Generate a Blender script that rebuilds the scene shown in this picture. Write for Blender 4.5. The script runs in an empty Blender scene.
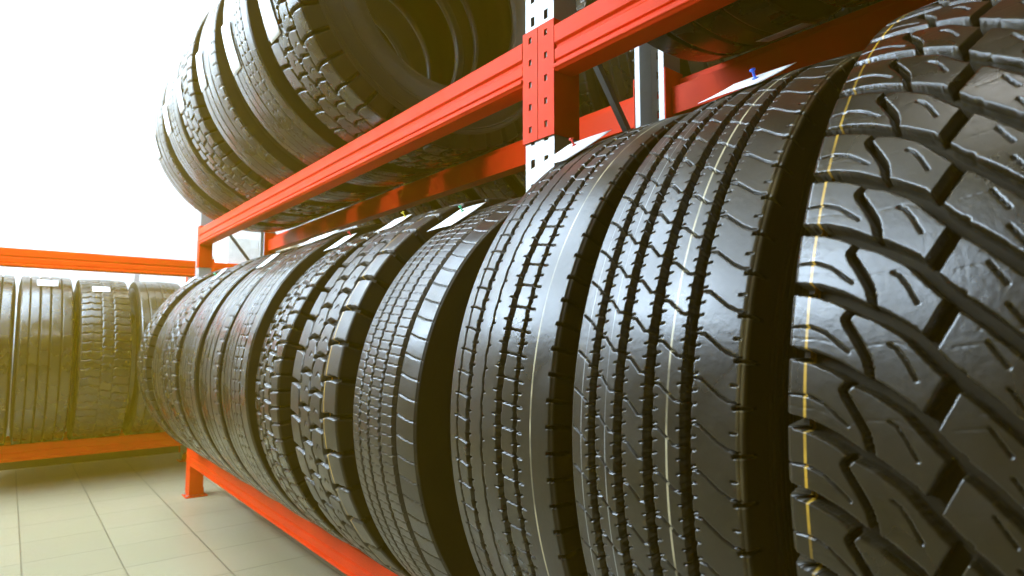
import bpy, bmesh, math, random
import numpy as np
from mathutils import Vector, Matrix
random.seed(7)
S = bpy.context.scene
COL = S.collection
pi = math.pi

P_SKY, P_WIN = 330, 580
# ------------------------------------------------------------------ materials
def mat(name, color, rough=.5, metal=0., spec=.5, coat=0., noise=None, bump=None):
    m = bpy.data.materials.new(name); m.use_nodes = True
    nt = m.node_tree; b = nt.nodes['Principled BSDF']
    b.inputs['Base Color'].default_value = (*color, 1)
    b.inputs['Roughness'].default_value = rough
    b.inputs['Metallic'].default_value = metal
    b.inputs['Specular IOR Level'].default_value = spec
    b.inputs['Coat Weight'].default_value = coat
    b.inputs['Coat Roughness'].default_value = .15
    if noise or bump:
        tc = nt.nodes.new('ShaderNodeTexCoord')
    if noise:
        sc, amt = noise
        n = nt.nodes.new('ShaderNodeTexNoise'); n.inputs['Scale'].default_value = sc; n.inputs['Detail'].default_value = 5
        nt.links.new(tc.outputs['Object'], n.inputs['Vector'])
        r = nt.nodes.new('ShaderNodeMapRange')
        r.inputs['To Min'].default_value = max(0, rough-amt); r.inputs['To Max'].default_value = rough+amt
        nt.links.new(n.outputs['Fac'], r.inputs['Value']); nt.links.new(r.outputs['Result'], b.inputs['Roughness'])
        mx = nt.nodes.new('ShaderNodeMix'); mx.data_type = 'RGBA'
        mx.inputs[6].default_value = (*[c*.82 for c in color], 1); mx.inputs[7].default_value = (*[min(1, c*1.15) for c in color], 1)
        nt.links.new(n.outputs['Fac'], mx.inputs[0]); nt.links.new(mx.outputs[2], b.inputs['Base Color'])
    if bump:
        sc, st = bump
        n2 = nt.nodes.new('ShaderNodeTexNoise'); n2.inputs['Scale'].default_value = sc; n2.inputs['Detail'].default_value = 4
        nt.links.new(tc.outputs['Object'], n2.inputs['Vector'])
        bp = nt.nodes.new('ShaderNodeBump'); bp.inputs['Strength'].default_value = st; bp.inputs['Distance'].default_value = .002
        nt.links.new(n2.outputs['Fac'], bp.inputs['Height']); nt.links.new(bp.outputs['Normal'], b.inputs['Normal'])
    return m

RUB = (.020, .0140, .0045)
def rubber(name, stripes=(), rough=.24, spec=.72, R=None):
    """tyre rubber; stripes = (local y, width, colour, amount) painted round the tread"""
    m = mat(name, RUB, rough, spec=spec, bump=(160, .12))
    nt = m.node_tree; b = nt.nodes['Principled BSDF']; N = nt.nodes.new; L = nt.links.new
    tc = [n for n in nt.nodes if n.type == 'TEX_COORD'][0]
    # scuffs and blooming that belong to the rubber itself
    ns = N('ShaderNodeTexNoise'); ns.inputs['Scale'].default_value = 9; ns.inputs['Detail'].default_value = 6
    L(tc.outputs['Object'], ns.inputs['Vector'])
    mr = N('ShaderNodeMapRange'); mr.inputs['From Min'].default_value = .35; mr.inputs['From Max'].default_value = .7
    mr.inputs['To Min'].default_value = rough-.06; mr.inputs['To Max'].default_value = rough+.14
    L(ns.outputs['Fac'], mr.inputs['Value']); L(mr.outputs['Result'], b.inputs['Roughness'])
    mx = N('ShaderNodeMix'); mx.data_type = 'RGBA'
    mx.inputs[6].default_value = (*[c*.75 for c in RUB], 1); mx.inputs[7].default_value = (*[c*1.5 for c in RUB], 1)
    L(ns.outputs['Fac'], mx.inputs[0]); cur = mx.outputs[2]
    sep = N('ShaderNodeSeparateXYZ'); L(tc.outputs['Object'], sep.inputs[0])
    if R:
        zz = N('ShaderNodeMath'); zz.operation = 'SUBTRACT'; L(sep.outputs['Z'], zz.inputs[0]); zz.inputs[1].default_value = R
        cv = N('ShaderNodeCombineXYZ'); L(sep.outputs['X'], cv.inputs[0]); L(zz.outputs[0], cv.inputs[2])
        ln = N('ShaderNodeVectorMath'); ln.operation = 'LENGTH'; L(cv.outputs[0], ln.inputs[0])
        gm = N('ShaderNodeMapRange'); gm.inputs['From Min'].default_value = R-.0115; gm.inputs['From Max'].default_value = R-.0075
        L(ln.outputs['Value'], gm.inputs['Value'])
        mm = N('ShaderNodeMix'); mm.data_type = 'FLOAT'; L(gm.outputs['Result'], mm.inputs[0]); mm.inputs[2].default_value = .8
        L(mr.outputs['Result'], mm.inputs[3]); L(mm.outputs[0], b.inputs['Roughness'])
        ms = N('ShaderNodeMapRange'); ms.inputs['To Min'].default_value = .25; ms.inputs['To Max'].default_value = spec
        L(gm.outputs['Result'], ms.inputs['Value']); L(ms.outputs['Result'], b.inputs['Specular IOR Level'])
    wob = N('ShaderNodeTexNoise'); wob.inputs['Scale'].default_value = 14
    L(tc.outputs['Object'], wob.inputs['Vector'])
    for (y, w, colr, amt) in stripes:
        a = N('ShaderNodeMath'); a.operation = 'SUBTRACT'; L(sep.outputs['Y'], a.inputs[0]); a.inputs[1].default_value = y
        c = N('ShaderNodeMath'); c.operation = 'ABSOLUTE'; L(a.outputs[0], c.inputs[0])
        d = N('ShaderNodeMapRange'); d.inputs['From Min'].default_value = w*.35; d.inputs['From Max'].default_value = w*.65
        d.inputs['To Min'].default_value = 1; d.inputs['To Max'].default_value = 0
        L(c.outputs[0], d.inputs['Value'])
        f = N('ShaderNodeMapRange'); f.inputs['From Min'].default_value = .40; f.inputs['From Max'].default_value = .52
        f.inputs['To Min'].default_value = amt*.35; f.inputs['To Max'].default_value = amt
        L(wob.outputs['Fac'], f.inputs['Value'])
        g = N('ShaderNodeMath'); g.operation = 'MULTIPLY'; L(d.outputs['Result'], g.inputs[0]); L(f.outputs['Result'], g.inputs[1])
        m2 = N('ShaderNodeMix'); m2.data_type = 'RGBA'; L(g.outputs[0], m2.inputs[0]); L(cur, m2.inputs[6])
        m2.inputs[7].default_value = (*colr, 1); cur = m2.outputs[2]
    L(cur, b.inputs['Base Color'])
    return m
YEL = (.62, .36, .03); CRM = (.55, .47, .28); WHT = (.5, .5, .48)

M_side = rubber('tyre_sidewall_rubber', rough=.42, spec=.5)
M_liner = mat('tyre_inner_liner', (.02, .014, .006), .6, bump=(60, .3))
M_red = mat('red_rack_paint', (.70, .038, .005), .42, spec=.06, coat=0, noise=(9, .06))
M_zinc = mat('zinc_steel', (.40, .41, .40), .45, metal=.3, noise=(30, .1))
M_dzinc = mat('dull_grey_steel', (.12, .125, .125), .5, metal=.3)
M_paper = mat('white_paper', (.88, .88, .86), .6)
M_blue = mat('blue_plastic', (.02, .12, .75), .35)
M_green = mat('green_plastic', (.02, .42, .16), .35)
M_yelp = mat('yellow_plastic', (.8, .65, .03), .35)
M_redp = mat('red_plastic', (.8, .04, .02), .35)
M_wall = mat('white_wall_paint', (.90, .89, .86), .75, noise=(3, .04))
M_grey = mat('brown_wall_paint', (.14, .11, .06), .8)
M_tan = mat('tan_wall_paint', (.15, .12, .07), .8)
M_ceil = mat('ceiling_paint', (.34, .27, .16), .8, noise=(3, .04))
M_base = mat('dark_skirting', (.03, .027, .022), .6, noise=(12, .1))
M_frame = mat('window_frame_paint', (.75, .75, .73), .45)
M_board = mat('brown_cardboard', (.50, .40, .25), .8, noise=(25, .08))
M_wboard = mat('white_cardboard', (.82, .80, .74), .7, noise=(25, .06))
M_tape = mat('packing_tape', (.55, .42, .22), .25)

def floor_mat():
    m = mat('cream_floor_tiles', (.70, .67, .60), .3, spec=.45)
    nt = m.node_tree; b = nt.nodes['Principled BSDF']; N = nt.nodes.new; L = nt.links.new
    tc = N('ShaderNodeTexCoord'); sep = N('ShaderNodeSeparateXYZ'); L(tc.outputs['Object'], sep.inputs[0])
    outs = []
    cells = []
    for ax, off in (('X', .0836), ('Y', .08)):
        a = N('ShaderNodeMath'); a.operation = 'SUBTRACT'; L(sep.outputs[ax], a.inputs[0]); a.inputs[1].default_value = off-30.1
        d = N('ShaderNodeMath'); d.operation = 'DIVIDE'; L(a.outputs[0], d.inputs[0]); d.inputs[1].default_value = .301
        fl = N('ShaderNodeMath'); fl.operation = 'FLOOR'; L(d.outputs[0], fl.inputs[0]); cells.append(fl.outputs[0])
        f = N('ShaderNodeMath'); f.operation = 'FRACT'; L(d.outputs[0], f.inputs[0])
        s = N('ShaderNodeMath'); s.operation = 'SUBTRACT'; L(f.outputs[0], s.inputs[0]); s.inputs[1].default_value = .5
        c = N('ShaderNodeMath'); c.operation = 'ABSOLUTE'; L(s.outputs[0], c.inputs[0])
        outs.append(c.outputs[0])
    mxm = N('ShaderNodeMath'); mxm.operation = 'MAXIMUM'; L(outs[0], mxm.inputs[0]); L(outs[1], mxm.inputs[1])
    r = N('ShaderNodeMapRange'); r.inputs['From Min'].default_value = .488; r.inputs['From Max'].default_value = .495
    L(mxm.outputs[0], r.inputs['Value'])
    cx = N('ShaderNodeCombineXYZ'); L(cells[0], cx.inputs[0]); L(cells[1], cx.inputs[1])
    wn = N('ShaderNodeTexWhiteNoise'); L(cx.outputs[0], wn.inputs['Vector'])
    m0 = N('ShaderNodeMix'); m0.data_type = 'RGBA'; L(wn.outputs['Value'], m0.inputs[0])
    m0.inputs[6].default_value = (.32, .28, .17, 1); m0.inputs[7].default_value = (.355, .31, .19, 1)
    n = N('ShaderNodeTexNoise'); n.inputs['Scale'].default_value = 7; n.inputs['Detail'].default_value = 8
    L(tc.outputs['Object'], n.inputs['Vector'])
    m1 = N('ShaderNodeMix'); m1.data_type = 'RGBA'; m1.blend_type = 'MULTIPLY'; m1.inputs[0].default_value = .35
    L(m0.outputs[2], m1.inputs[6]); L(n.outputs['Color'], m1.inputs[7])
    cr = N('ShaderNodeMix'); cr.data_type = 'RGBA'; cr.inputs[0].default_value = .25
    L(m0.outputs[2], cr.inputs[6]); L(m1.outputs[2], cr.inputs[7])
    m2 = N('ShaderNodeMix'); m2.data_type = 'RGBA'; L(r.outputs['Result'], m2.inputs[0]); L(cr.outputs[2], m2.inputs[6])
    m2.inputs[7].default_value = (.16, .14, .085, 1)
    L(m2.outputs[2], b.inputs['Base Color'])
    bp = N('ShaderNodeBump'); bp.invert = True; bp.inputs['Distance'].default_value = .002; bp.inputs['Strength'].default_value = .6
    L(r.outputs['Result'], bp.inputs['Height']); L(bp.outputs['Normal'], b.inputs['Normal'])
    return m
M_floor = floor_mat()

def emis(name, color, strength):
    m = bpy.data.materials.new(name); m.use_nodes = True
    b = m.node_tree.nodes['Principled BSDF']
    b.inputs['Base Color'].default_value = (.8, .8, .8, 1)
    b.inputs['Emission Color'].default_value = (*color, 1); b.inputs['Emission Strength'].default_value = strength
    return m
def glass():
    m = bpy.data.materials.new('window_glass'); m.use_nodes = True; nt = m.node_tree
    nt.nodes.remove(nt.nodes['Principled BSDF'])
    t = nt.nodes.new('ShaderNodeBsdfTransparent'); g = nt.nodes.new('ShaderNodeBsdfGlossy'); g.inputs['Roughness'].default_value = .02
    x = nt.nodes.new('ShaderNodeMixShader'); x.inputs[0].default_value = .06
    nt.links.new(t.outputs[0], x.inputs[1]); nt.links.new(g.outputs[0], x.inputs[2])
    nt.links.new(x.outputs[0], nt.nodes['Material Output'].inputs['Surface'])
    return m

# ------------------------------------------------------------------ mesh helpers
class MB:
    def __init__(s): s.v = []; s.f = []
    def add(s, vs, fs):
        o = len(s.v); s.v += [tuple(v) for v in vs]; s.f += [tuple(i+o for i in f) for f in fs]; return s
    def box(s, x0, x1, y0, y1, z0, z1):
        vs = [(x, y, z) for x in (x0, x1) for y in (y0, y1) for z in (z0, z1)]
        return s.add(vs, [(0,1,3,2), (4,6,7,5), (0,4,5,1), (2,3,7,6), (0,2,6,4), (1,5,7,3)])
    def prism(s, prof, a0, a1, f):
        """closed profile (p, q) swept from a0 to a1; f(p, q, a) gives the point"""
        n = len(prof)
        vs = [f(p, q, a0) for p, q in prof]+[f(p, q, a1) for p, q in prof]
        fs = [(i, (i+1) % n, n+(i+1) % n, n+i) for i in range(n)]+[tuple(range(n))[::-1], tuple(range(n, 2*n))]
        return s.add(vs, fs)
    def bar(s, p0, p1, w, t):
        p0 = Vector(p0); p1 = Vector(p1); d = (p1-p0).normalized()
        a = d.cross(Vector((0, 1, 0))); a = a.normalized() if a.length > .1 else Vector((1, 0, 0)); b = d.cross(a)
        vs = [p+a*i*w/2+b*j*t/2 for p in (p0, p1) for i, j in ((-1,-1), (1,-1), (1,1), (-1,1))]
        return s.add(vs, [(0,1,2,3), (7,6,5,4), (0,4,5,1), (1,5,6,2), (2,6,7,3), (3,7,4,0)])
    def plate(s, us, ws, holes, f):
        """sheet from grid lines us x ws, leaving the cells in holes open; f(u, w) gives the point"""
        nu, nw = len(us), len(ws)
        vs = [f(u, w) for u in us for w in ws]; fs = []
        for i in range(nu-1):
            for j in range(nw-1):
                if (i, j) not in holes: fs.append((i*nw+j, i*nw+j+1, (i+1)*nw+j+1, (i+1)*nw+j))
        return s.add(vs, fs)
    def build(s, name, m, parent=None, bevel=0, solid=0, smooth=False, off=(0, 0, 0)):
        me = bpy.data.meshes.new(name)
        me.from_pydata([(x-off[0], y-off[1], z-off[2]) for x, y, z in s.v], [], s.f)
        bm = bmesh.new(); bm.from_mesh(me); bmesh.ops.remove_doubles(bm, verts=bm.verts, dist=1e-6)
        bmesh.ops.recalc_face_normals(bm, faces=bm.faces); bm.to_mesh(me); bm.free()
        me.materials.append(m)
        if smooth: me.polygons.foreach_set('use_smooth', [True]*len(me.polygons))
        o = bpy.data.objects.new(name, me); COL.objects.link(o)
        if solid:
            k = o.modifiers.new('solid', 'SOLIDIFY'); k.thickness = solid; k.offset = 0
        if bevel:
            k = o.modifiers.new('bevel', 'BEVEL'); k.width = bevel; k.segments = 2; k.limit_method = 'ANGLE'; k.angle_limit = .6
        if parent: o.parent = parent
        return o

def thing(name, label, cat, loc=(0, 0, 0), rz=0, group=None):
    o = bpy.data.objects.new(name, None); COL.objects.link(o); o.empty_display_size = .1
    o.location = loc; o.rotation_euler = (0, 0, rz); o['label'] = label; o['category'] = cat
    if group: o['group'] = group
    return o
def copy_tree(o, parent=None):
    c = o.copy(); COL.objects.link(c); c.parent = parent
    for ch in list(o.children):
        copy_tree(ch, c)
    return c

# ------------------------------------------------------------------ tyre treads
# A pattern is drawn over one pitch of the tread in mm: x across (0 = the edge farther from the
# viewer), y round the tyre (up on the aisle side). Straight = circumferential grooves.
def seg_dist(P, Q, A, B):
    ax, ay = A; bx, by = B; dx, dy = bx-ax, by-ay; L2 = dx*dx+dy*dy+1e-9
    t = np.clip(((P-ax)*dx+(Q-ay)*dy)/L2, 0, 1)
    return np.hypot(P-ax-t*dx, Q-ay-t*dy)

def zig(v, amp, p, n=1, ph=0):
    k = 2*n; return [(v+(amp if (i+ph) % 2 else -amp), p*i/k) for i in range(k+1)]

class Tread:
    def __init__(s, R, W, N, n, lines=(), straight=(), sh=42, drop=7, raised=(), crown=6, rs=9, dcol=None, p0=None):
        if p0:                                     # drawn for pitch p0: fit to this tyre's own pitch
            k = 2*pi*R*1000/N/p0; W = round(W*k, 2)
            lines = [([(a*k, b*k) for a, b in l[0]],)+tuple(l[1:]) for l in lines]
            straight = [(a*k, b, c) for a, b, c in straight]
            s.k = k
        s.R, s.W, s.N, s.n, s.sh, s.drop, s.crown, s.rs = R*1000, W, N, n, sh, drop, crown, rs
        s.p = 2*pi*s.R/N; s.lines, s.straight, s.raised = lines, straight, raised
        s.dcol = dcol or s.p/n
    def build(s):
        W, sh = s.W, s.sh
        # columns: parameter c from -sh (far shoulder foot) over 0..W to W+sh
        cols = set(np.round(np.arange(-sh, W+sh+.01, s.dcol), 2))
        for v, w, d in s.straight:
            cols |= {round(v-w/2-.35, 2), round(v-w/2+.35, 2), round(v+w/2-.35, 2), round(v+w/2+.35, 2)}
        for v in np.linspace(-s.rs, s.rs, 9): cols |= {round(v, 2), round(W+v, 2)}
        for v, w, h in s.raised: cols |= {round(v-w/2-.4, 2), round(v-w/2+.4, 2), round(v+w/2-.4, 2), round(v+w/2+.4, 2)}
        cols |= {-sh, W+sh}
        c = np.array(sorted(cols)); c = c[(c >= -sh) & (c <= W+sh)]
        keep = [0]
        for i in range(1, len(c)):
            if c[i]-c[keep[-1]] > .3: keep.append(i)
        c = c[keep]; c[-1] = W+sh
        # cross-section
        x = np.empty_like(c); r = np.empty_like(c); nx = np.empty_like(c); nr = np.empty_like(c)
        tilt = math.atan2(s.drop, sh)             # shoulder leans outwards by drop over its height
        def raw(q):
            if q < 0: return (q_out(-q, -1))
            if q > W: return (q_out(q-W, 1))
            t = 2*q/W-1; return q-W/2, -s.crown*t*t
        def q_out(e, sg):
            return sg*(W/2+e*math.sin(tilt)), -s.crown-e*math.cos(tilt)
        def sm(q):                                 # round the shoulder by averaging over a window
            k = s.rs*max(0, 1-min(abs(q), abs(q-W))/(s.rs*1.2)); k = max(k, .01)
            pts = [raw(q+d) for d in np.linspace(-k, k, 9)]
            return sum(a for a, _ in pts)/9, sum(b for _, b in pts)/9
        P = np.array([sm(q) for q in c]); x, r = P[:, 0], P[:, 1]+s.R
        tx, tr = np.gradient(x), np.gradient(r); L = np.hypot(tx, tr); nx, nr = -tr/L*1.0, tx/L
        nx = -nx*-1
        # depth over one pitch
        u = np.arange(s.n)*s.p/s.n
        U, V = np.meshgrid(u, c, indexing='ij')
        D = np.zeros_like(U); soft = max(.75, s.p/s.n*.75)
        for v, w, d in s.straight:
            D = np.maximum(D, d*(np.abs(V-v) < w/2))
        for ln in s.lines:
            pts, w, d = ln[:3]; lo = ln[3] if len(ln) > 3 else -1e9; hi = ln[4] if len(ln) > 4 else 1e9
            ys = [q[1] for q in pts]; k0 = int(math.floor((0-max(ys)-w)/s.p)); k1 = int(math.ceil((s.p-min(ys)+w)/s.p))
            dm = np.full_like(U, 1e9)
            for k in range(k0, k1+1):
                for A, B in zip(pts[:-1], pts[1:]):
                    dm = np.minimum(dm, seg_dist(V, U, (A[0], A[1]+k*s.p), (B[0], B[1]+k*s.p)))
            D = np.maximum(D, d*np.clip((w/2-dm)/soft+.5, 0, 1))
        for v, w, h in s.raised:
            D = D-h*(np.abs(V-v) < w/2)
        D[:, 0] = D[:, -1] = 0
        return c, x, r, nx, nr, D

def tread_mesh(name, T, m, win=(-60, 80), coarse=6, phase=0):
    c, x, r, nx, nr, D = T.build()
    tot = T.N*T.n
    idx = np.arange(tot); phi = (idx/tot*360+phase) % 360; phi = np.where(phi > 180, phi-360, phi)
    keep = ((phi > win[0]) & (phi < win[1])) | (idx % coarse == 0)
    idx = idx[keep]; ph = np.radians(idx/tot*360+phase)
    Dk = D[idx % T.n]                               # rows x cols
    X = x[None, :]-nx[None, :]*Dk; RR = r[None, :]-nr[None, :]*Dk
    a = ph[:, None]
    # local frame: axis along y, far edge (c=0) on +y, aisle side on -x
    co = np.stack([-RR*np.cos(a), -X, T.R+RR*np.sin(a)], -1)/1000
    nr_, nc_ = Dk.shape
    me = bpy.data.meshes.new(name)
    i = np.arange(nr_)[:, None]; j = np.arange(nc_-1)[None, :]; i2 = (i+1) % nr_
    q = np.stack([i*nc_+j, i*nc_+j+1, i2*nc_+j+1, i2*nc_+j], -1).reshape(-1, 4)
    me.vertices.add(nr_*nc_); me.vertices.foreach_set('co', co.reshape(-1).astype(np.float32))
    nf = len(q); me.loops.add(nf*4); me.loops.foreach_set('vertex_index', q.reshape(-1).astype(np.int32))
    me.polygons.add(nf); me.polygons.foreach_set('loop_start', (np.arange(nf)*4).astype(np.int32))
    me.polygons.foreach_set('use_smooth', np.ones(nf, bool))
    me.update(calc_edges=True); me.materials.append(m); me.validate()
    return me, (x[0], r[0]), (x[-1], r[-1])

def revolve(name, prof, m, R, seg=160):
    """prof: (axial mm, radius mm); revolved about the tyre axis"""
    prof = np.array(prof, float); n = len(prof)
    a = np.linspace(0, 2*pi, seg, endpoint=False)[:, None]
    co = np.stack([-prof[None, :, 1]*np.cos(a), -prof[None, :, 0]+0*a, R+prof[None, :, 1]*np.sin(a)], -1)/1000
    i = np.arange(seg)[:, None]; j = np.arange(n-1)[None, :]; i2 = (i+1) % seg
    q = np.stack([i*n+j, i*n+j+1, i2*n+j+1, i2*n+j], -1).reshape(-1, 4)
    me = bpy.data.meshes.new(name); me.from_pydata(co.reshape(-1, 3).tolist(), [], q.tolist())
    me.polygons.foreach_set('use_smooth', [True]*len(me.polygons)); me.materials.append(m)
    return me

def side_profile(x0, r0, bead, sg):
    """from the shoulder foot (x0, r0) down to the bead; thin ribs near the shoulder"""
    out = []
    x0 = abs(x0); top = r0
    ks = [(x0, r0)]
    mid = (x0+5, r0-(r0-bead)*.38); low = (x0-2, r0-(r0-bead)*.75); bd = (x0-14, bead+6); lip = (x0-22, bead)
    ctrl = [(x0, r0), mid, low, bd, lip]
    # catmull-rom
    P = [np.array(c, float) for c in ctrl]; P = [2*P[0]-P[1]]+P+[2*P[-1]-P[-2]]
    for i in range(1, len(P)-2):
        for t in np.linspace(0, 1, 26, endpoint=False):
            out.append(.5*((2*P[i])+(P[i+1]-P[i-1])*t+(2*P[i-1]-5*P[i]+4*P[i+1]-P[i+2])*t*t+(3*P[i]-P[i-1]-3*P[i+1]+P[i+2])*t**3))
    out.append(P[-2]); out = [list(o) for o in out]
    res = []
    for (xx, rr) in out:
        d = top-rr; b = 0
        for k, (c, w, h) in enumerate(((6, 1.6, 1.6), (12, 1.6, 1.6), (18, 1.6, 1.6), (62, 3, 1.2), (70, 2, 1), (150, 3, 1.4))):
            b += h*max(0, 1-abs(d-c)/w)
        res.append((sg*(xx+b), rr))
    # finer rows near the shoulder so the ribs show
    fine = []
    for c, nxt in zip(res[:-1], res[1:]):
        fine.append(c)
        if top-c[1] < 24 or 55 < top-c[1] < 76:
            for t in (.25, .5, .75):
                xx = abs(c[0])+(abs(nxt[0])-abs(c[0]))*t; rr = c[1]+(nxt[1]-c[1])*t
                fine.append((sg*xx, rr))
    fine.append(res[-1]); b = res[-1]
    fine += [(b[0]-sg*6, b[1]-3), (b[0]-sg*16, b[1]), (b[0]-sg*20, b[1]+8)]
    return fine

TY = {}
def make_tyre(key, T, m, win, coarse, phase, label, loc, rz=0, group=None, side=None, bead=None, name='truck_tyre'):
    """T: Tread. returns root; loc = point under the tyre's centre where it would touch level ground"""
    root = thing(name, label, 'tyre', loc, rz, group)
    bead = bead or 288
    key = key
    if key not in TY:
        me, A, B = tread_mesh('tread', T, m, win, coarse, phase)
        pf = side_profile(A[0], A[1], bead, -1); pn = side_profile(B[0], B[1], bead, 1)
        s1 = revolve('sidewall', pf, side or M_side, T.R); s2 = revolve('sidewall', pn, side or M_side, T.R)
        a = pf[-1]; b = pn[-1]; R = T.R
        inner = [a, (a[0]-14, a[1]+40), (a[0]-24, a[1]+90), (a[0]-12, R-62), (a[0]+20, R-36), (-60, R-28), (0, R-26), (60, R-28),
                 (b[0]-20, R-36), (b[0]+12, R-62), (b[0]+24, b[1]+90), (b[0]+14, b[1]+40), b]
        # smooth the liner
        P = [np.array(c, float) for c in inner]; P = [P[0]]+P+[P[-1]]; o = []
        for i in range(1, len(P)-2):
            for t in np.linspace(0, 1, 6, endpoint=False):
                o.append(.5*((2*P[i])+(P[i+1]-P[i-1])*t+(2*P[i-1]-5*P[i]+4*P[i+1]-P[i+2])*t*t+(3*P[i]-P[i-1]-3*P[i+1]+P[i+2])*t**3))
        o.append(P[-2])
        TY[key] = (me, s1, s2, revolve('inner_liner', o, M_liner, T.R, 96))
    for nm, me in zip(('tread', 'sidewall', 'sidewall', 'inner_liner'), TY[key]):
        ob = bpy.data.objects.new(nm, me); COL.objects.link(ob); ob.parent = root
    return root

def card(root, R, deg, yc, w, h, tilt=0, pin=None, skew=0, bend=0, lift=.003, name='paper_label', wrap=False):
    """paper card lying on the tread at angle deg (0 = aisle side, 90 = top), w along the axis, h round the tyre"""
    a = math.radians(deg); t = math.radians(tilt)
    base = Vector((-R*math.cos(a), yc, R+R*math.sin(a)))
    nrm = Vector((-math.cos(a), 0, math.sin(a))); tan = Vector((math.sin(a), 0, math.cos(a)))
    tn = tan*math.cos(t)+nrm*math.sin(t); nn = nrm*math.cos(t)-tan*math.sin(t)
    mb = MB(); nu, nv = 7, 7; vs = []
    for i in range(nu):
        for j in range(nv):
            fu = i/(nu-1); fv = j/(nv-1)
            y = (.5-fu)*w+skew*(fv-.5); d = fv*h; k = bend*(fv**2)*1.0+bend*.25*math.sin(fu*3)
            if wrap:
                b = a+d/R; q = R+lift+.004*fv*fv
                vs.append(Vector((-q*math.cos(b), yc+y, R+q*math.sin(b))))
            else: vs.append(base+nrm*lift+Vector((0, y, 0))+tn*d+nn*k)
    mb.add(vs, [(i*nv+j, i*nv+j+1, (i+1)*nv+j+1, (i+1)*nv+j) for i in range(nu-1) for j in range(nv-1)])
    o = mb.build(name, M_paper, root, solid=.0006, smooth=True)
    if pin:
        pm, fu, fv = pin
        c = base+nrm*lift+Vector((0, (.5-fu)*w, 0))+tn*(fv*h)+nn*(bend*fv**2)
        pb = MB(); 
        ex = Vector((0, 1, 0)); ey = tn
        prof = [(.0045, 0), (.0045, .002), (.0018, .003), (.0018, .011), (.0040, .012), (.0040, .0145), (0.0005, .0155)]
        vs = []; n = 10
        for rr, hh in prof:
            for k in range(n):
                vs.append(c+nn*hh+ex*rr*math.cos(2*pi*k/n)+ey*rr*math.sin(2*pi*k/n))
        fs = [(i*n+k, i*n+(k+1) % n, (i+1)*n+(k+1) % n, (i+1)*n+k) for i in range(len(prof)-1) for k in range(n)]+[tuple(range(n)), tuple(range((len(prof)-1)*n, len(prof)*n))]
        pb.add(vs, fs).build('plastic_pin', pm, o, smooth=True)
    return o

# ------------------------------------------------------------------ patterns
def rot180(pts, cx, cy): return [(2*cx-x, 2*cy-y) for x, y in pts]

# T1: big curved off-road blocks
pA = [(-46, 45), (-20, 41), (0, 38), (22, 34), (40, 27), (57, 17), (71, 11), (92, -3), (103, -16), (113, -27), (124, -38), (138, -50), (150, -62)]
Acx, Acy = 150, -62
p1 = 2*pi*512/57
L1 = [(pA, 9.5, 16), (rot180(pA, Acx, Acy), 9.5, 16)]
C1 = [(103, -14), (111, 2), (121, 22)]
Z1 = [(66, 16), (66, 22), (63, 34), (56, 47), (48, 60), (46, 65), (55, 75)]
S1 = [(-8, 59), (4, 60), (19, 59), (31, 54), (50, 38)]
S2 = [(78, 45), (84, 41), (90, 32), (97, 18)]
S3 = [(120, -14), (130, -12), (150, -9), (166, -10)]
S4 = [(139, -10), (144, -18), (150, -27)]
F1 = [(0, 50), (30, 48), (50, 40), (66, 44), (84, 46), (105, 36)]
for q, w, d in ((C1, 11, 15), (Z1, 5, 13), (S1, .7, 11), (S2, .7, 10), (S4, .7, 10), (F1, .3, .6), (S3, .3, .6)):
    L1.append((q, w, d)); L1.append((rot180(q, Acx, Acy), w, d))
T1 = Tread(.530, 300, 61, 52, lines=L1, sh=46, drop=6, crown=5, rs=7, dcol=1.15, p0=p1)

# T2: five wide ribs, zigzag edges, slanting sipes
p2 = 2*pi*508/74
g2 = [(36, 9.5), (75, 10), (115, 10), (159, 10.5)]
L2 = []
for k, (v, w) in enumerate(g2):
    L2.append(([(v-.6, 0), (v+.7, p2*.25), (v-.5, p2*.5), (v+.7, p2*.78), (v-.6, p2)], w, 15))
rib = [(0, 36), (36, 75), (75, 115), (115, 159), (159, 208)]
for k, (a, b) in enumerate(rib):
    y0 = [8, 26, 4, 22, 30][k]
    a2, b2 = a+(5 if k else -3), b-(4 if k < 4 else 0)
    if k == 0: pts = [(6, y0+9), (18, y0+2), (b2, y0-9)]
    elif k == 4: pts = [(a2, y0+7), (a2+10, y0+6), (a2+30, y0-9), (b2-4, y0-14), (b2+6, y0-15)]
    else: pts = [(a2, y0+7), (a2+8, y0+6), (b2-9, y0-8), (b2, y0-9)]
    L2.append((pts, .9, 12))
    for e in (.22, .55, .85):                       # short ticks at the groove edges
        if k: L2.append(([(a2-1, y0+p2*e), (a2+6, y0+p2*e+2)], .7, 10))
        if k < 4: L2.append(([(b2+1, y0+p2*e), (b2-6, y0+p2*e-2)], .7, 10))
L2.append(([(208, 11), (232, 12)], 3.2, 5))       # notches down the near shoulder
L2.append(([(205, 32), (211, 32)], 1.5, 4))
T2 = Tread(.518, 214, 77, 40, lines=L2, straight=[(-16, 2, 2), (-22, 2, 2), (-28, 2, 2), (248, 1.6, 1.6), (254, 1.6, 1.6)], sh=46, drop=13, crown=5, rs=8, dcol=1.1, p0=p2)

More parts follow.
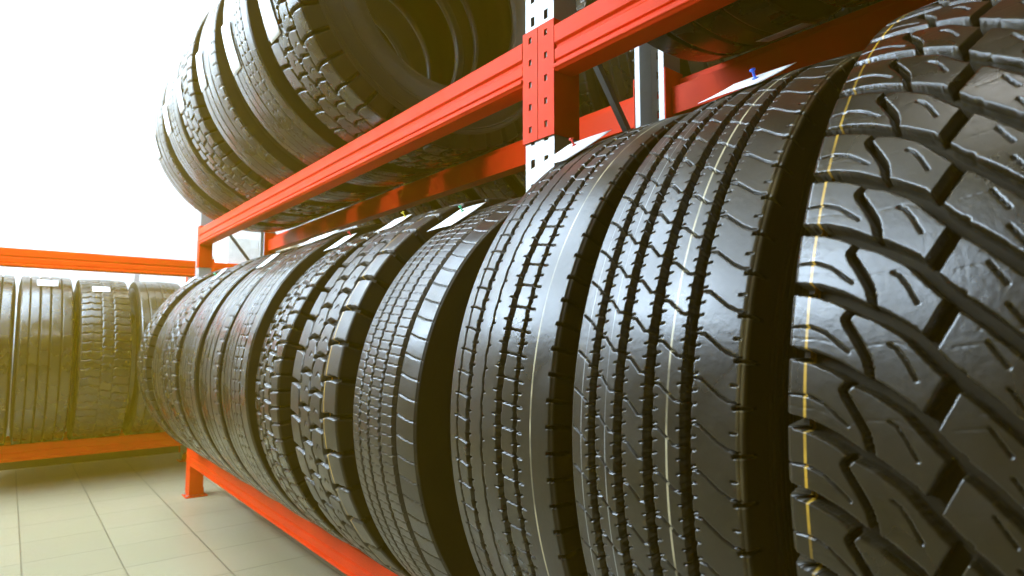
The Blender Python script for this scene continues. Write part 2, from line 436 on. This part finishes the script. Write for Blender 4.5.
# T3: block-ribs crossed by fine sipes
p3 = 2*pi*531/110
L3 = []
for k, (v, w) in enumerate(((23, 2.8), (50, 8), (82, 2.6), (118, 10), (149, 5.5))):
    L3.append((zig(v, .9, p3, 1, k), w, 12 if w > 3 else 7))
L3 += [([(17, 10), (30, 9), (50, 4), (57, 4)], 1.1, 12), ([(44, 18), (58, 18)], .9, 12), ([(82, 14), (88, 14)], .8, 10),
       ([(106, 20), (120, 18)], 1.1, 12), ([(110, 6), (120, 6), (149, 2), (161, 0)], 1.2, 12), ([(143, 16), (158, 17)], .9, 12),
       ([(203, 12), (212, 12), (232, 11)], 4.5, 8)]
T3 = Tread(.515, 208, 103, 26, lines=L3, straight=[], sh=44, drop=9, crown=5, rs=8, dcol=1.3, p0=p3)

# T4: four narrow jagged ribs, one wide groove, wide shoulder rib
p4 = 2*pi*510/96
L4 = []
for k, v in enumerate((37, 75, 119)):
    L4.append((zig(v, 2.4, p4, 2, k), 6, 11))
for a, b, y in ((8, 34, 6), (41, 72, 14), (79, 116, 9), (123, 160, 1)):
    for e in (0, .5):
        yy = y+p4*e; L4.append(([(a, yy), (b, yy-3)], .8, 5))
L4 += [([(178, 20), (200, 14), (228, 10)], 1, 8)]
T4 = Tread(.485, 228, 87, 20, lines=L4, straight=[(168, 17, 14)], sh=60, drop=16, crown=6, rs=7, dcol=1.8, p0=p4)

# T5: deep drive blocks in four staggered columns
p5 = 2*pi*510/43
L5 = [([(66, 0), (60, p5*.45), (70, p5*.55), (66, p5)], 8, 14), ([(128, 0), (134, p5*.2), (122, p5*.6), (128, p5)], 6, 13),
      ([(186, 0), (192, p5*.5), (184, p5*.6), (186, p5)], 6, 13),
      ([(-42, 40), (10, 40), (40, 36), (64, 28)], 11, 14), ([(66, 60), (90, 66), (128, 58)], 10, 13),
      ([(128, 18), (150, 26), (186, 18)], 10, 13), ([(188, 50), (215, 55), (245, 52), (298, 50)], 10, 14),
      ([(96, 20), (102, 30), (112, 24)], 1.8, 5), ([(150, 54), (158, 62), (170, 56)], 1.8, 5)]
T5 = Tread(.498, 250, 41, 36, lines=L5, straight=[], sh=52, drop=14, crown=5, rs=5, dcol=2.2, p0=p5)

# T6: two chains of small blocks between smooth shoulders
p6 = 2*pi*495/76
L6 = [([(44, 0), (52, p6*.5), (44, p6)], 6, 11), ([(88, 0), (80, p6*.5), (88, p6)], 5, 11), ([(126, 0), (134, p6*.5), (126, p6)], 6, 11),
      ([(44, 6), (88, 14)], 6, 9), ([(88, 26), (128, 20)], 6, 9), ([(128, 8), (215, 12)], 5, 9), ([(-40, 30), (44, 26)], 5, 9)]
T6 = Tread(.495, 176, 76, 14, lines=L6, sh=44, drop=8, crown=5, rs=6, dcol=2.8)

# plain rib tyre with punched dots along the grooves
p7 = 2*pi*508/100
L7 = [([(x, 8), (x+5, 8)], 4, 6) for x in (170, 196, 144)]
T7 = Tread(.508, 250, 100, 11, lines=L7, straight=[(45, 7, 12), (85, 4, 9), (125, 7, 12), (162, 4, 9), (205, 7, 12)], sh=44, drop=8, crown=5, rs=8, dcol=3)
# smooth-ribbed, three grooves
T8 = Tread(.505, 235, 80, 13, lines=[([(205, 8), (215, 8), (245, 6)], 3, 5)], straight=[(60, 9, 12), (115, 9, 12), (170, 9, 12)], sh=44, drop=8, crown=5, rs=9, dcol=3)
# drive blocks
p9 = 2*pi*510/60
L9 = [([(58, 0), (64, p9*.5), (58, p9)], 7, 12), ([(118, 0), (110, p9*.5), (118, p9)], 5, 11), ([(176, 0), (182, p9*.5), (176, p9)], 7, 12),
      ([(-40, 20), (60, 14)], 7, 12), ([(60, 40), (118, 32)], 7, 11), ([(118, 12), (180, 20)], 7, 11), ([(180, 40), (280, 34)], 7, 12)]
T9 = Tread(.510, 236, 60, 18, lines=L9, sh=48, drop=8, crown=5, rs=6, dcol=3)
# highway rib of rack 2 (four grooves, soft chamfers)
TB = Tread(.508, 236, 70, 14, lines=[], straight=[(40, 8, 12), (86, 11, 12), (134, 11, 12), (186, 9, 12)], sh=44, drop=8, crown=5, rs=10, dcol=3)
# zigzag lateral-block tyre of rack 2
pC = 2*pi*506/62
LC = [([(-4, 10), (30, 10), (48, 18), (66, 10), (96, 10), (98, 10)], 7, 10), ([(160, 10), (176, 18), (200, 10), (246, 10)], 7, 10),
      ([(98, 32), (116, 38), (138, 30), (160, 34)], 4, 7), ([(98, 0), (102, pC*.5), (98, pC)], 3.5, 9), ([(160, 0), (156, pC*.5), (160, pC)], 3.5, 9)]
TC = Tread(.506, 244, 62, 18, lines=LC, sh=44, drop=8, crown=5, rs=9, dcol=2.8)

# ------------------------------------------------------------------ places
XC, XB, XK = 1.012, .805, 1.22                     # tyre axis, front and back beam planes of the long rack
ZL, ZU = .264, 1.476                               # tops of the beams
SP = lambda T: None
def zbot(T, top): return top+math.sqrt((T.R/1000)**2-(XC-XB)**2)-T.R/1000+.007

_pl = {}
def plain(R):
    if R not in _pl: _pl[R] = rubber('tyre_rubber_plain', R=R/1000)
    return _pl[R]
rb = {
 'T1': rubber('tyre_rubber_yellow_dash', [(.130, .0022, YEL, .95)], rough=.30, R=.530),
 'T2': rubber('tyre_rubber_cream_line', [(.105-.1352, .0022, CRM, .95), (.105-.0181, .0011, WHT, .6), (.105-.0554, .0011, WHT, .6), (.105-.2085, .0055, (.24, .19, .09), .7)], rough=.33, R=.518),  # last stripe: lit edge of the near shoulder, painted into the rubber colour
 'T3': rubber('tyre_rubber_white_line', [(.1077-.1825, .0022, CRM, .95), (.1077+.001, .002, (.35, .3, .08), .8)], rough=.33, R=.515),
 'T5': rubber('tyre_rubber_yellow_line', [(.128-.205, .003, YEL, .9)], rough=.36, R=.498),
}
LOW = 'truck tyres standing on the lower level of the long red rack'
def low(key, T, m, y_far, win, coarse, label, phase=0, name='truck_tyre', x=XC, **k):
    yc = y_far-T.W/2000
    return make_tyre(key, T, m, win, coarse, phase, label, (x, yc, zbot(T, ZL)), group=LOW, name=name, **k)
t1 = low('T1', T1, rb['T1'], .253, (-62, 84), 8, 'large black tyre with wide curved block tread filling the right edge, nearest of all', phase=0)
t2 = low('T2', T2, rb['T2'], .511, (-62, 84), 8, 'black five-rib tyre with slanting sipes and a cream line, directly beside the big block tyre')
t3 = low('T3', T3, rb['T3'], .764, (-62, 84), 6, 'black tyre with fine cross sipes, white line and notched shoulder below the near rack post')
t4 = low('T4', T4, rubber('tyre_rubber_ribbed', rough=.34, R=.485), 1.155, (-64, 84), 5, 'black tyre with thin jagged ribs, one wide groove and a broad plain shoulder')
t5 = low('T5', T5, rb['T5'], 1.462, (-64, 84), 4, 'chunky black drive tyre with deep staggered blocks and a yellow line')
t6 = low('T6', T6, plain(T6.R), 1.738, (-64, 84), 4, 'narrow black tyre with chains of small blocks just left of the chunky yellow-lined tyre')
t7 = low('T7', T7, plain(T7.R), 2.03, (-64, 84), 4, 'ribbed lower-level tyre with rows of pale dots, left of the narrow small-block tyre')
t8 = low('T8', T8, plain(T8.R), 2.325, (-64, 84), 4, 'smooth ribbed black tyre behind the dotted one, with a white card on its top')
t9 = low('T7b', T7, plain(T7.R), 2.63, (-64, 84), 4, 'dark ribbed tyre on the lower level, fourth from the far end')
t10 = low('T9', T9, plain(T9.R), 2.93, (-64, 84), 4, 'far black tyre with rough pale-edged blocks, third from the far end of the lower level')
t11 = low('T8b', T8, plain(T8.R), 3.22, (-64, 84), 4, 'far smooth tyre with a bluish sheen, last but one on the lower level')
t12 = low('T9', T9, plain(T9.R), 3.60, (-64, 84), 4, 'last tyre at the far end of the lower level, next to the back wall rack')
def crd(t, T, *a, **k): card(t, T.R/1000, *a, **k)
crd(t2, T2, 59, .03, .09, .045, tilt=1, pin=(M_blue, .62, .7), skew=-.035, bend=.003)
crd(t3, T3, 52, .085, .10, .075, tilt=0, pin=(M_redp, .5, .8), skew=-.05, bend=.004)
crd(t4, T4, 53, .085, .10, .08, tilt=0, pin=(M_green, .5, .8), skew=-.04, bend=.004)
crd(t5, T5, 55, .07, .09, .06, tilt=0, pin=(M_yelp, .8, .9), skew=-.02, bend=.003)
crd(t6, T6, 53, .06, .09, .07, tilt=0, pin=(M_redp, .8, .9), skew=-.02, bend=.003)
crd(t7, T7, 58, .03, .24, .05, tilt=0, skew=-.01, bend=.003)
crd(t8, T8, 48, .02, .09, .07, tilt=0, skew=-.02, bend=.003)
crd(t10, T9, 46, .00, .08, .07, tilt=0, pin=(M_green, .3, .4), bend=.003)
crd(t12, T9, 50, .02, .09, .07, tilt=0, bend=.003)

UP = 'truck tyres standing on the upper level of the long red rack'
U_l = ['outermost tyre at the far left end of the upper level, against the white wall',
       'upper-level tyre with pale grooved tread and a small card, second from the left end',
       'upper-level tyre with black dots on pale tread and a card, third from the left end',
       'upper-level tyre with a large white card, fourth from the left end',
       'upper-level tyre with rows of tiny studs, fifth from the left end',
       'upper-level tyre showing its grey sidewall and open centre beside the near rack post']
ups = [(3.52, T8, 'U8'), (3.19, T7, 'U7'), (2.885, T9, 'U9'), (2.55, T8, 'U8'), (2.18, T7, 'U7'), (1.84, T5, 'U5')]
ut = []
for i, ((yf, T, k), lb) in enumerate(zip(ups, U_l)):
    t = make_tyre(k, T, plain(T.R), (-85, 40), 4, 3*i, lb, (XC, yf-T.W/2000, zbot(T, ZU)), group=UP); ut.append((t, T))
for (t, T), (dg, yc, w, h) in zip(ut[:6], ((-22, .06, .09, .12), (-18, .06, .08, .13), (-16, .06, .08, .13), (-17, .055, .08, .14), (-24, .06, .085, .16), (-25, .06, .08, .13))):
    crd(t, T, dg, yc, w, h, wrap=True)
near_up = [(.76, T8, 'U8'), (.47, T9, 'U9'), (.17, T7, 'U7')]
for (yf, T, k), lb in zip(near_up, ('shaded upper-level tyre just right of the near rack post, white paper on its underside', 'shaded upper-level tyre, second to the right of the near rack post', 'shaded upper-level tyre above the big block tyre')):
    t = make_tyre(k, T, plain(T.R), (-85, 40), 4, 0, lb, (XC, yf-T.W/2000, zbot(T, ZU)), group=UP)
    if yf == .76: crd(t, T, -105, -.085, .09, .05, wrap=True, lift=.008)

# rack 2 tyres (tread towards the room, axis along x)
Y2 = 4.555
B2 = 'truck tyres on the rack along the back wall'
def back(key, T, x_left, label, phase=0):
    zc = .261+math.sqrt((T.R/1000)**2-.205**2)-T.R/1000+.007
    return make_tyre(key, T, plain(T.R), (-50, 84), 4, phase, label, (x_left+T.W/2000+.012, Y2+.205, zc), rz=pi/2, group=B2)
# local far edge (+y) turns to -x : left in the picture
a2 = back('TB', TB, -.238, 'grooved tyre cut off by the left edge of the picture on the back wall rack')
b2 = back('TB', TB, .035, 'tyre with four straight grooves and a white card, on the back wall rack')
c2 = back('TC', TC, .312, 'tyre with stepped cross blocks and a rounded white card, on the back wall rack')
d2 = back('T7x', T7, .612, 'back wall rack tyre half hidden behind the end of the long row')
card(b2, .508, 58, -.0, .10, .07); card(c2, .506, 54, .02, .09, .055)

# ------------------------------------------------------------------ racks
def beam_profile(h, sgn=1, d=.048):
    """section of a step beam: (depth inward, z) with z from 0 at the bottom to h at the top"""
    return [(sgn*a, b) for a, b in ((0, .004), (.004, 0), (d, 0), (d, h-.030), (.016, h-.030), (.016, h-.002), (.013, h), (.004, h), (.000, h-.004),
            (0, h*.60), (.006, h*.56), (.006, h*.50), (.001, h*.46), (.001, h*.24), (.005, h*.22), (.005, h*.18), (-.003, h*.14), (-.003, .006))]
def beam_y(name, x, sgn, y0, y1, z0, z1, root, off):
    MB().prism(beam_profile(z1-z0, sgn), y0, y1, lambda p, q, a: (x+p, a, z0+q)).build(name, M_red, root, bevel=.0012, off=off)
def beam_x(name, y, sgn, x0, x1, z0, z1, root, off):
    MB().prism(beam_profile(z1-z0, sgn), x0, x1, lambda p, q, a: (a, y+p, z0+q)).build(name, M_red, root, bevel=.0012, off=off)
def post(root, off, u0, u1, d0, d1, z0, z1, f, zoff=.0):
    """perforated channel: face at depth d0 between u0..u1, returns back to d1"""
    us = [u0, u0+.016, u0+.028, u1-.028, u1-.016, u1]
    ws = [z0]; holes = set(); z = math.floor(z0/.05)*.05+zoff
    while z+.02 < z1-.01:
        if z > z0+.01:
            for q in (z, z+.020): ws.append(q)
        z += .05
    ws.append(z1)
    for j in range(len(ws)-1):
        if j % 2 == 1:
            holes |= {(1, j), (3, j)}
    mb = MB().plate(us, ws, holes, lambda u, w: f(d0, u, w))
    for u in (u0, u1):
        mb.plate([d0, d1], ws, set(), lambda d, w: f(d, u, w))
        e1 = .014 if u == u0 else -.014
        mb.plate([0, e1], ws, set(), lambda e, w: f(d1, u+e, w))
    return mb.build('post', M_zinc, root, solid=.002, off=off)
def connector(root, off, ua, ub, flange, d0, dep, z0, z1, f, inner=None):
    """red end plate hooked on the post: front strip ua..ub with a row of holes, flange returned at `flange`"""
    mid = (ua+ub)/2
    us = sorted([ua, mid-.0045, mid+.0045, ub]); ws = [z0]; n = 5 if z1-z0 > .2 else 4; holes = set()
    st = (z1-z0)/n
    for k in range(n):
        ws += [z0+st*(k+.42), z0+st*(k+.42)+.013]
    ws.append(z1)
    for j in range(len(ws)-1):
        if j % 2 == 1: holes.add((1, j))
    mb = MB().plate(us, ws, holes, lambda u, w: f(d0, u, w))
    mb.plate([d0, d0+dep], ws, set(), lambda d, w: f(d, flange, w))
    o = mb.build('connector', M_red, root, solid=.003, off=off)
    return o

def foot(root, off, cx, cy, wx, wy, m):
    mb = MB(); prof = [(wx, .0), (wx, .006), (wx*.66, .008), (wx*.6, .05)]
    vs = []
    for a, z in prof:
        b = wy if a == wx else wy*.82
        vs += [(cx-a, cy-b, z), (cx+a, cy-b, z), (cx+a, cy+b, z), (cx-a, cy+b, z)]
    fs = [(k*4+i, k*4+(i+1) % 4, k*4+4+(i+1) % 4, k*4+4+i) for k in range(3) for i in range(4)]+[(0, 1, 2, 3), (12, 13, 14, 15)]
    o = mb.add(vs, fs).build('base_plate', m, root, bevel=.0015, off=off)
    for s in (-1, 1):
        n = 6; r = .007; vs = [(cx-wx*.82+r*math.cos(k*pi/3), cy+s*wy*.6+r*math.sin(k*pi/3), z) for z in (.0055, .012) for k in range(n)]
        MB().add(vs, [tuple(range(n)), tuple(range(n, 2*n))]+[(k, (k+1) % n, n+(k+1) % n, n+k) for k in range(n)]).build('bolt', M_zinc, o, off=off)

# long rack (along y)
off = (XC, .905, 0)
rk = thing('tyre_rack', 'long red two-level tyre rack with grey perforated posts along the right side', 'rack', off)
YP = [(.865, .949), (3.765, 3.849), (-2.035, -1.951)]
for (ya, yb) in YP:
    for face, sg in ((XB+.002, 1), (XK-.002, -1)):
        f = lambda d, u, w, face=face, sg=sg: (face+sg*d, u, w)
        post(rk, off, ya, yb, .0, .062, .012, 2.75, f)
        foot(rk, off, face+sg*.035, (ya+yb)/2, .055, .052, M_red)
        ym = (ya+yb)/2
        for z0, z1 in ((1.256, 1.490), (.014, .275)):
            if ya > -2: connector(rk, off, ya-.004, ym-.001, ya-.004, -.004, .068, z0, z1, f)
            if ya < 3: connector(rk, off, ym+.001, yb+.004, yb+.004, -.004, .068, z0, z1, f)
            elif z0 < 1: connector(rk, off, ym+.001, yb+.004, yb+.004, -.004, .068, z0, z1, f)
    # lattice between the two posts of the frame
    ym = (ya+yb)/2
    zs = [.14, .50, .85, 1.20, 1.62, 2.45]; ends = [((XB+.045, ym, .14), (XK-.045, ym, .14)), ((XB+.045, ym, 2.45), (XK-.045, ym, 2.45))]
    for k in range(5):
        a, b = (XB+.045, XK-.045) if k % 2 == 0 else (XK-.045, XB+.045)
        ends.append(((a, ym, zs[k]), (b, ym, zs[k+1])))
    for a, b in ends: MB().bar(a, b, .014, .014).build('lattice_bar', M_dzinc, rk, off=off)
for y0, y1 in ((.955, 3.760), (-1.945, .858)):
    for x, sg in ((XB-.004, 1), (XK+.004, -1)):
        beam_y('beam', x, sg, y0, y1, 1.380, 1.476, rk, off)
        beam_y('beam', x, sg, y0, y1, .170, .264, rk, off)

# rack along the back wall (along x)
YB2 = Y2+.41
off2 = (.9, Y2+.205, 0)
r2 = thing('tyre_rack', 'low red tyre rack along the white back wall at the left', 'rack', off2)
XP = [(-1.90, -1.82), (.985, 1.065), (3.0, 3.08)][:2]
for (xa, xb) in XP+[(2.62, 2.70)]:
    for face, sg in ((Y2+.002, 1), (YB2-.002, -1)):
        f = lambda d, u, w, face=face, sg=sg: (u, face+sg*d, w)
        post(r2, off2, xa, xb, .0, .055, .012, 1.42, f)
        xm = (xa+xb)/2
        foot(r2, off2, xm, face+sg*.03, .052, .05, M_red)
        for z0, z1 in ((1.20, 1.40), (.06, .275)):
            connector(r2, off2, xa-.004, xm-.001, xa-.004, -.004, .05, z0, z1, f)
            connector(r2, off2, xm+.001, xb+.004, xb+.004, -.004, .05, z0, z1, f)
for x0, x1 in ((-1.815, .980), (1.070, 2.615)):
    for y, sg in ((Y2-.004, 1), (YB2+.004, -1)):
        if sg > 0: beam_x('beam', y, sg, x0, x1, 1.272, 1.380, r2, off2)
        beam_x('beam', y, sg, x0, x1, .164, .261, r2, off2)
sh = MB().box(1.07, 2.6, Y2+.02, YB2-.005, 1.352, 1.370); sh.build('shelf_board', M_zinc, r2, bevel=.002, off=off2)
# slim upright brace behind the tyres, with its red bracket
MB().box(.655, .685, YB2-.03, YB2-.012, .262, 1.3).build('brace', M_zinc, r2, off=off2)
MB().box(.60, .74, YB2-.05, YB2-.010, .261, .285).build('bracket', M_red, r2, bevel=.002, off=off2)

# boxes on its upper level
def carton(label, x0, x1, y0, y1, z0, h, m):
    o = (0.5*(x0+x1), 0.5*(y0+y1), z0)
    t = thing('cardboard_box', label, 'box', o)
    MB().box(x0, x1, y0, y1, z0, z0+h).build('body', m, t, bevel=.003, off=o)
    g = .002
    for a, b in ((x0-.001, (x0+x1)/2-g), ((x0+x1)/2+g, x1+.001)):
        MB().box(a, b, y0-.001, y1+.001, z0+h, z0+h+.003).build('flap', m, t, off=o)
    c = (x0+x1)/2
    MB().plate([c-.024, c+.024], [0, .06, .06+y1-y0+.003], set(), lambda u, w: (u, y0-.0018, z0+h-.057+w) if w < .07 else (u, y1, z0+h+.0034)).build('tape', M_tape if m == M_board else M_paper, t, off=o)
carton('white carton on the back wall rack seen past the far rack post', 1.16, 1.52, Y2+.03, Y2+.36, 1.3705, .19, M_wboard)
carton('beige cardboard box right of the white carton on the back wall rack', 1.60, 1.86, Y2+.05, Y2+.34, 1.3705, .19, M_board)
carton('brown cardboard box, rightmost on the back wall rack', 1.95, 2.3, Y2+.06, Y2+.34, 1.3705, .14, M_board)

# second rack added behind the long one to darken the gaps between tyres
X3 = 1.86; X3K = 2.27; off3 = (2.065, 1.8, 0)
r3 = thing('tyre_rack', 'shaded red rack directly behind the long one, glimpsed between the two tyre rows', 'rack', off3)
for (ya, yb) in ((-.55, -.47), (1.96, 2.04), (4.02, 4.10)):
    for face, sg in ((X3+.002, 1), (X3K-.002, -1)):
        f = lambda d, u, w, face=face, sg=sg: (face+sg*d, u, w)
        post(r3, off3, ya, yb, .0, .06, .012, 2.6, f); foot(r3, off3, face+sg*.03, (ya+yb)/2, .05, .05, M_red)
for y0, y1 in ((-.465, 1.955), (2.045, 4.015)):
    for x, sg in ((X3-.004, 1), (X3K+.004, -1)):
        beam_y('beam', x, sg, y0, y1, 1.380, 1.476, r3, off3); beam_y('beam', x, sg, y0, y1, .170, .264, r3, off3)
G3 = 'tyres in the dark on the rack behind'
for i in range(13):
    T, k = ((T8, 'U8'), (T7, 'U7'))[i % 2]
    yy = -.30+i*.325
    make_tyre(k, T, plain(T.R), (-85, 40), 4, 0, 'tyre in deep shade on the rack behind the long one', (2.065, yy, zbot(T, ZU)), group=G3)

# ------------------------------------------------------------------ room
def struct(name, mb, m, off=(0, 0, 0)):
    o = mb.build(name, m, None); o['kind'] = 'structure'; return o
RX0, RX1, RY0, RY1, RZ = -1.75, 2.75, -3.6, 5.32, 3.75
struct('floor', MB().box(RX0-.2, RX1+.2, RY0-.2, RY1+.2, -.12, 0), M_floor)
SK = (-1.65, .45, 2.4, 5.2)                        # rooflight opening x0 x1 y0 y1
us = [RX0-.2, SK[0], SK[1], RX1+.2]; vs_ = [RY0-.2, SK[2], SK[3], RY1+.2]
mb = MB()
for i in range(3):
    for j in range(3):
        if (i, j) != (1, 1): mb.box(us[i], us[i+1], vs_[j], vs_[j+1], RZ, RZ+.12)
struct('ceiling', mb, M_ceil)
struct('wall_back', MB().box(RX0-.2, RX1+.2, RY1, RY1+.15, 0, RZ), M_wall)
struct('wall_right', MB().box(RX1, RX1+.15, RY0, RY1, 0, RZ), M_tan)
def wall_with_windows(name, a0, a1, wins, z0, z1, f):
    us = sorted({a0, a1} | {v for w in wins for v in w}); ws = [0, z0, z1, RZ]
    mb = MB()
    for i in range(len(us)-1):
        for j in range(3):
            if j == 1 and any(w[0] <= us[i] < w[1] for w in wins): continue
            pts = [f(us[i+p], d, ws[j+q]) for p in (0, 1) for d in (0, .15) for q in (0, 1)]
            mb.add(pts, [(0,1,3,2), (4,6,7,5), (0,4,5,1), (2,3,7,6), (0,2,6,4), (1,5,7,3)])
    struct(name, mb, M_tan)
M_glass = glass()
wn = 0
def window(a0, a1, z0, z1, f, name):
    mb = MB()
    def bx(u0, u1, d0, d1, w0, w1):
        pts = [f(u, d, w) for u in (u0, u1) for d in (d0, d1) for w in (w0, w1)]
        mb.add(pts, [(0,1,3,2), (4,6,7,5), (0,4,5,1), (2,3,7,6), (0,2,6,4), (1,5,7,3)])
    t = .05
    bx(a0, a1, .04, .10, z0, z0+t); bx(a0, a1, .04, .10, z1-t, z1)
    n = 3
    for k in range(n+1):
        c = a0+(a1-a0-t)*k/n; bx(c, c+t, .04, .10, z0+t, z1-t)
    o = mb.build(name, M_frame); o['kind'] = 'structure'
    g = MB().add([f(a0+.02, .07, z0+.02), f(a1-.02, .07, z0+.02), f(a1-.02, .07, z1-.02), f(a0+.02, .07, z1-.02)], [(0, 1, 2, 3)]).build('glass', M_glass, o)
fl = lambda u, d, w: (RX0-d, u, w)
ff = lambda u, d, w: (u, RY0-d, w)
WL = [(1.18, 3.20), (3.32, 5.12)]
wall_with_windows('wall_left', RY0, RY1, WL, 2.15, 3.60, fl)
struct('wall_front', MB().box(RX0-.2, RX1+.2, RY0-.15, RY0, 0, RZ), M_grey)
k = 0
for w in WL: k += 1; window(*w, 2.15, 3.60, fl, 'window_%d' % k)
fs_ = lambda u, d, w: (w, u, RZ+d)
window(SK[2], SK[3], SK[0], SK[1], fs_, 'window_%d' % (k+1))
struct('baseboard_back', MB().box(RX0, RX1, RY1-.012, RY1, 0, .14), M_base)
struct('baseboard_right', MB().box(RX1-.012, RX1, RY0, RY1-.012, 0, .10), M_base)

def area(name, loc, rot, sx, sy, power, color):
    l = bpy.data.lights.new(name, 'AREA'); l.shape = 'RECTANGLE'; l.size = sx; l.size_y = sy; l.energy = power; l.color = color
    o = bpy.data.objects.new(name, l); COL.objects.link(o); o.location = loc; o.rotation_euler = rot; return o
DAY = (.72, .87, 1.0)
for i, (a, b) in enumerate(WL):
    area('daylight', (RX0-.2, (a+b)/2, 2.85), (0, -pi/2, 0), 1.5, b-a, P_WIN/2, DAY)
area('rooflight_daylight', ((SK[0]+SK[1])/2, (SK[2]+SK[3])/2, RZ+.3), (0, 0, 0), SK[1]-SK[0], SK[3]-SK[2], P_SKY, DAY)
# luminaires under the ceiling: two added to whiten the back wall, one across the near rack end, one added for sidewall sheen
M_tube = emis('luminaire_diffuser', (1, .97, .90), 22)
for i, (x, y, hw, lb) in enumerate(((-.9, 5.25, .09, 'ceiling light in front of the back wall, far left'), (1.2, 5.25, .09, 'ceiling light in front of the back wall, beyond the far rack post'), (.4, .65, .10, 'ceiling light across the near end of the long rack'), (2.05, -.9, .2, 'wide ceiling light in the right corner above the rear rack'))):
    o = (x, y, RZ-.08)
    t = thing('ceiling_light', lb, 'ceiling light', o)
    hw = min(hw, 5.3-y) if y > 5 else hw
    MB().box(x-.64, x+.64, y-hw-.02, y+hw+(.0 if y > 5 else .02), RZ-.06, RZ-.001).build('housing', M_frame, t, bevel=.004, off=o)
    MB().box(x-.62, x+.62, y-hw, y+hw-.01, RZ-.075, RZ-.061).build('diffuser', M_tube, t, off=o)

# warm dusty haze in the hall
hz = bpy.data.materials.new('warm_haze'); hz.use_nodes = True; nt = hz.node_tree
nt.nodes.remove(nt.nodes['Principled BSDF'])
vs = nt.nodes.new('ShaderNodeVolumeScatter'); vs.inputs['Color'].default_value = (1, .60, .02, 1); vs.inputs['Density'].default_value = .030
nt.links.new(vs.outputs[0], nt.nodes['Material Output'].inputs['Volume'])
h = MB().box(RX0+.01, RX1-.02, RY0+.01, RY1-.02, .003, RZ-.09).build('haze', hz); h['kind'] = 'stuff'
h['label'] = 'thin warm yellowish haze filling the room'; h['category'] = 'haze'

w = bpy.data.worlds.new('sky'); S.world = w; w.use_nodes = True
w.node_tree.nodes['Background'].inputs[0].default_value = (.75, .87, 1, 1); w.node_tree.nodes['Background'].inputs[1].default_value = .2

# ------------------------------------------------------------------ camera
cd = bpy.data.cameras.new('camera'); cam = bpy.data.objects.new('camera', cd); COL.objects.link(cam); S.camera = cam
cam.location = (0, 0, .86); cam.rotation_euler = (math.radians(90+4.66), 0, math.radians(-39.02))
cd.sensor_width = 36; cd.lens = 619.9/1024*36; cd.clip_start = .02
cd.dof.use_dof = True; cd.dof.focus_distance = 1.0; cd.dof.aperture_fstop = 8
S.view_settings.view_transform = 'Standard'; S.view_settings.look = 'None'; S.view_settings.gamma = 1
S.view_settings.use_curve_mapping = False; S.view_settings.exposure = 0
S.cycles.use_denoising = True
try: S.cycles.denoiser = 'OPENIMAGEDENOISE'
except Exception: pass
S.cycles.max_bounces = 8; S.cycles.volume_bounces = 1; S.cycles.use_adaptive_sampling = False
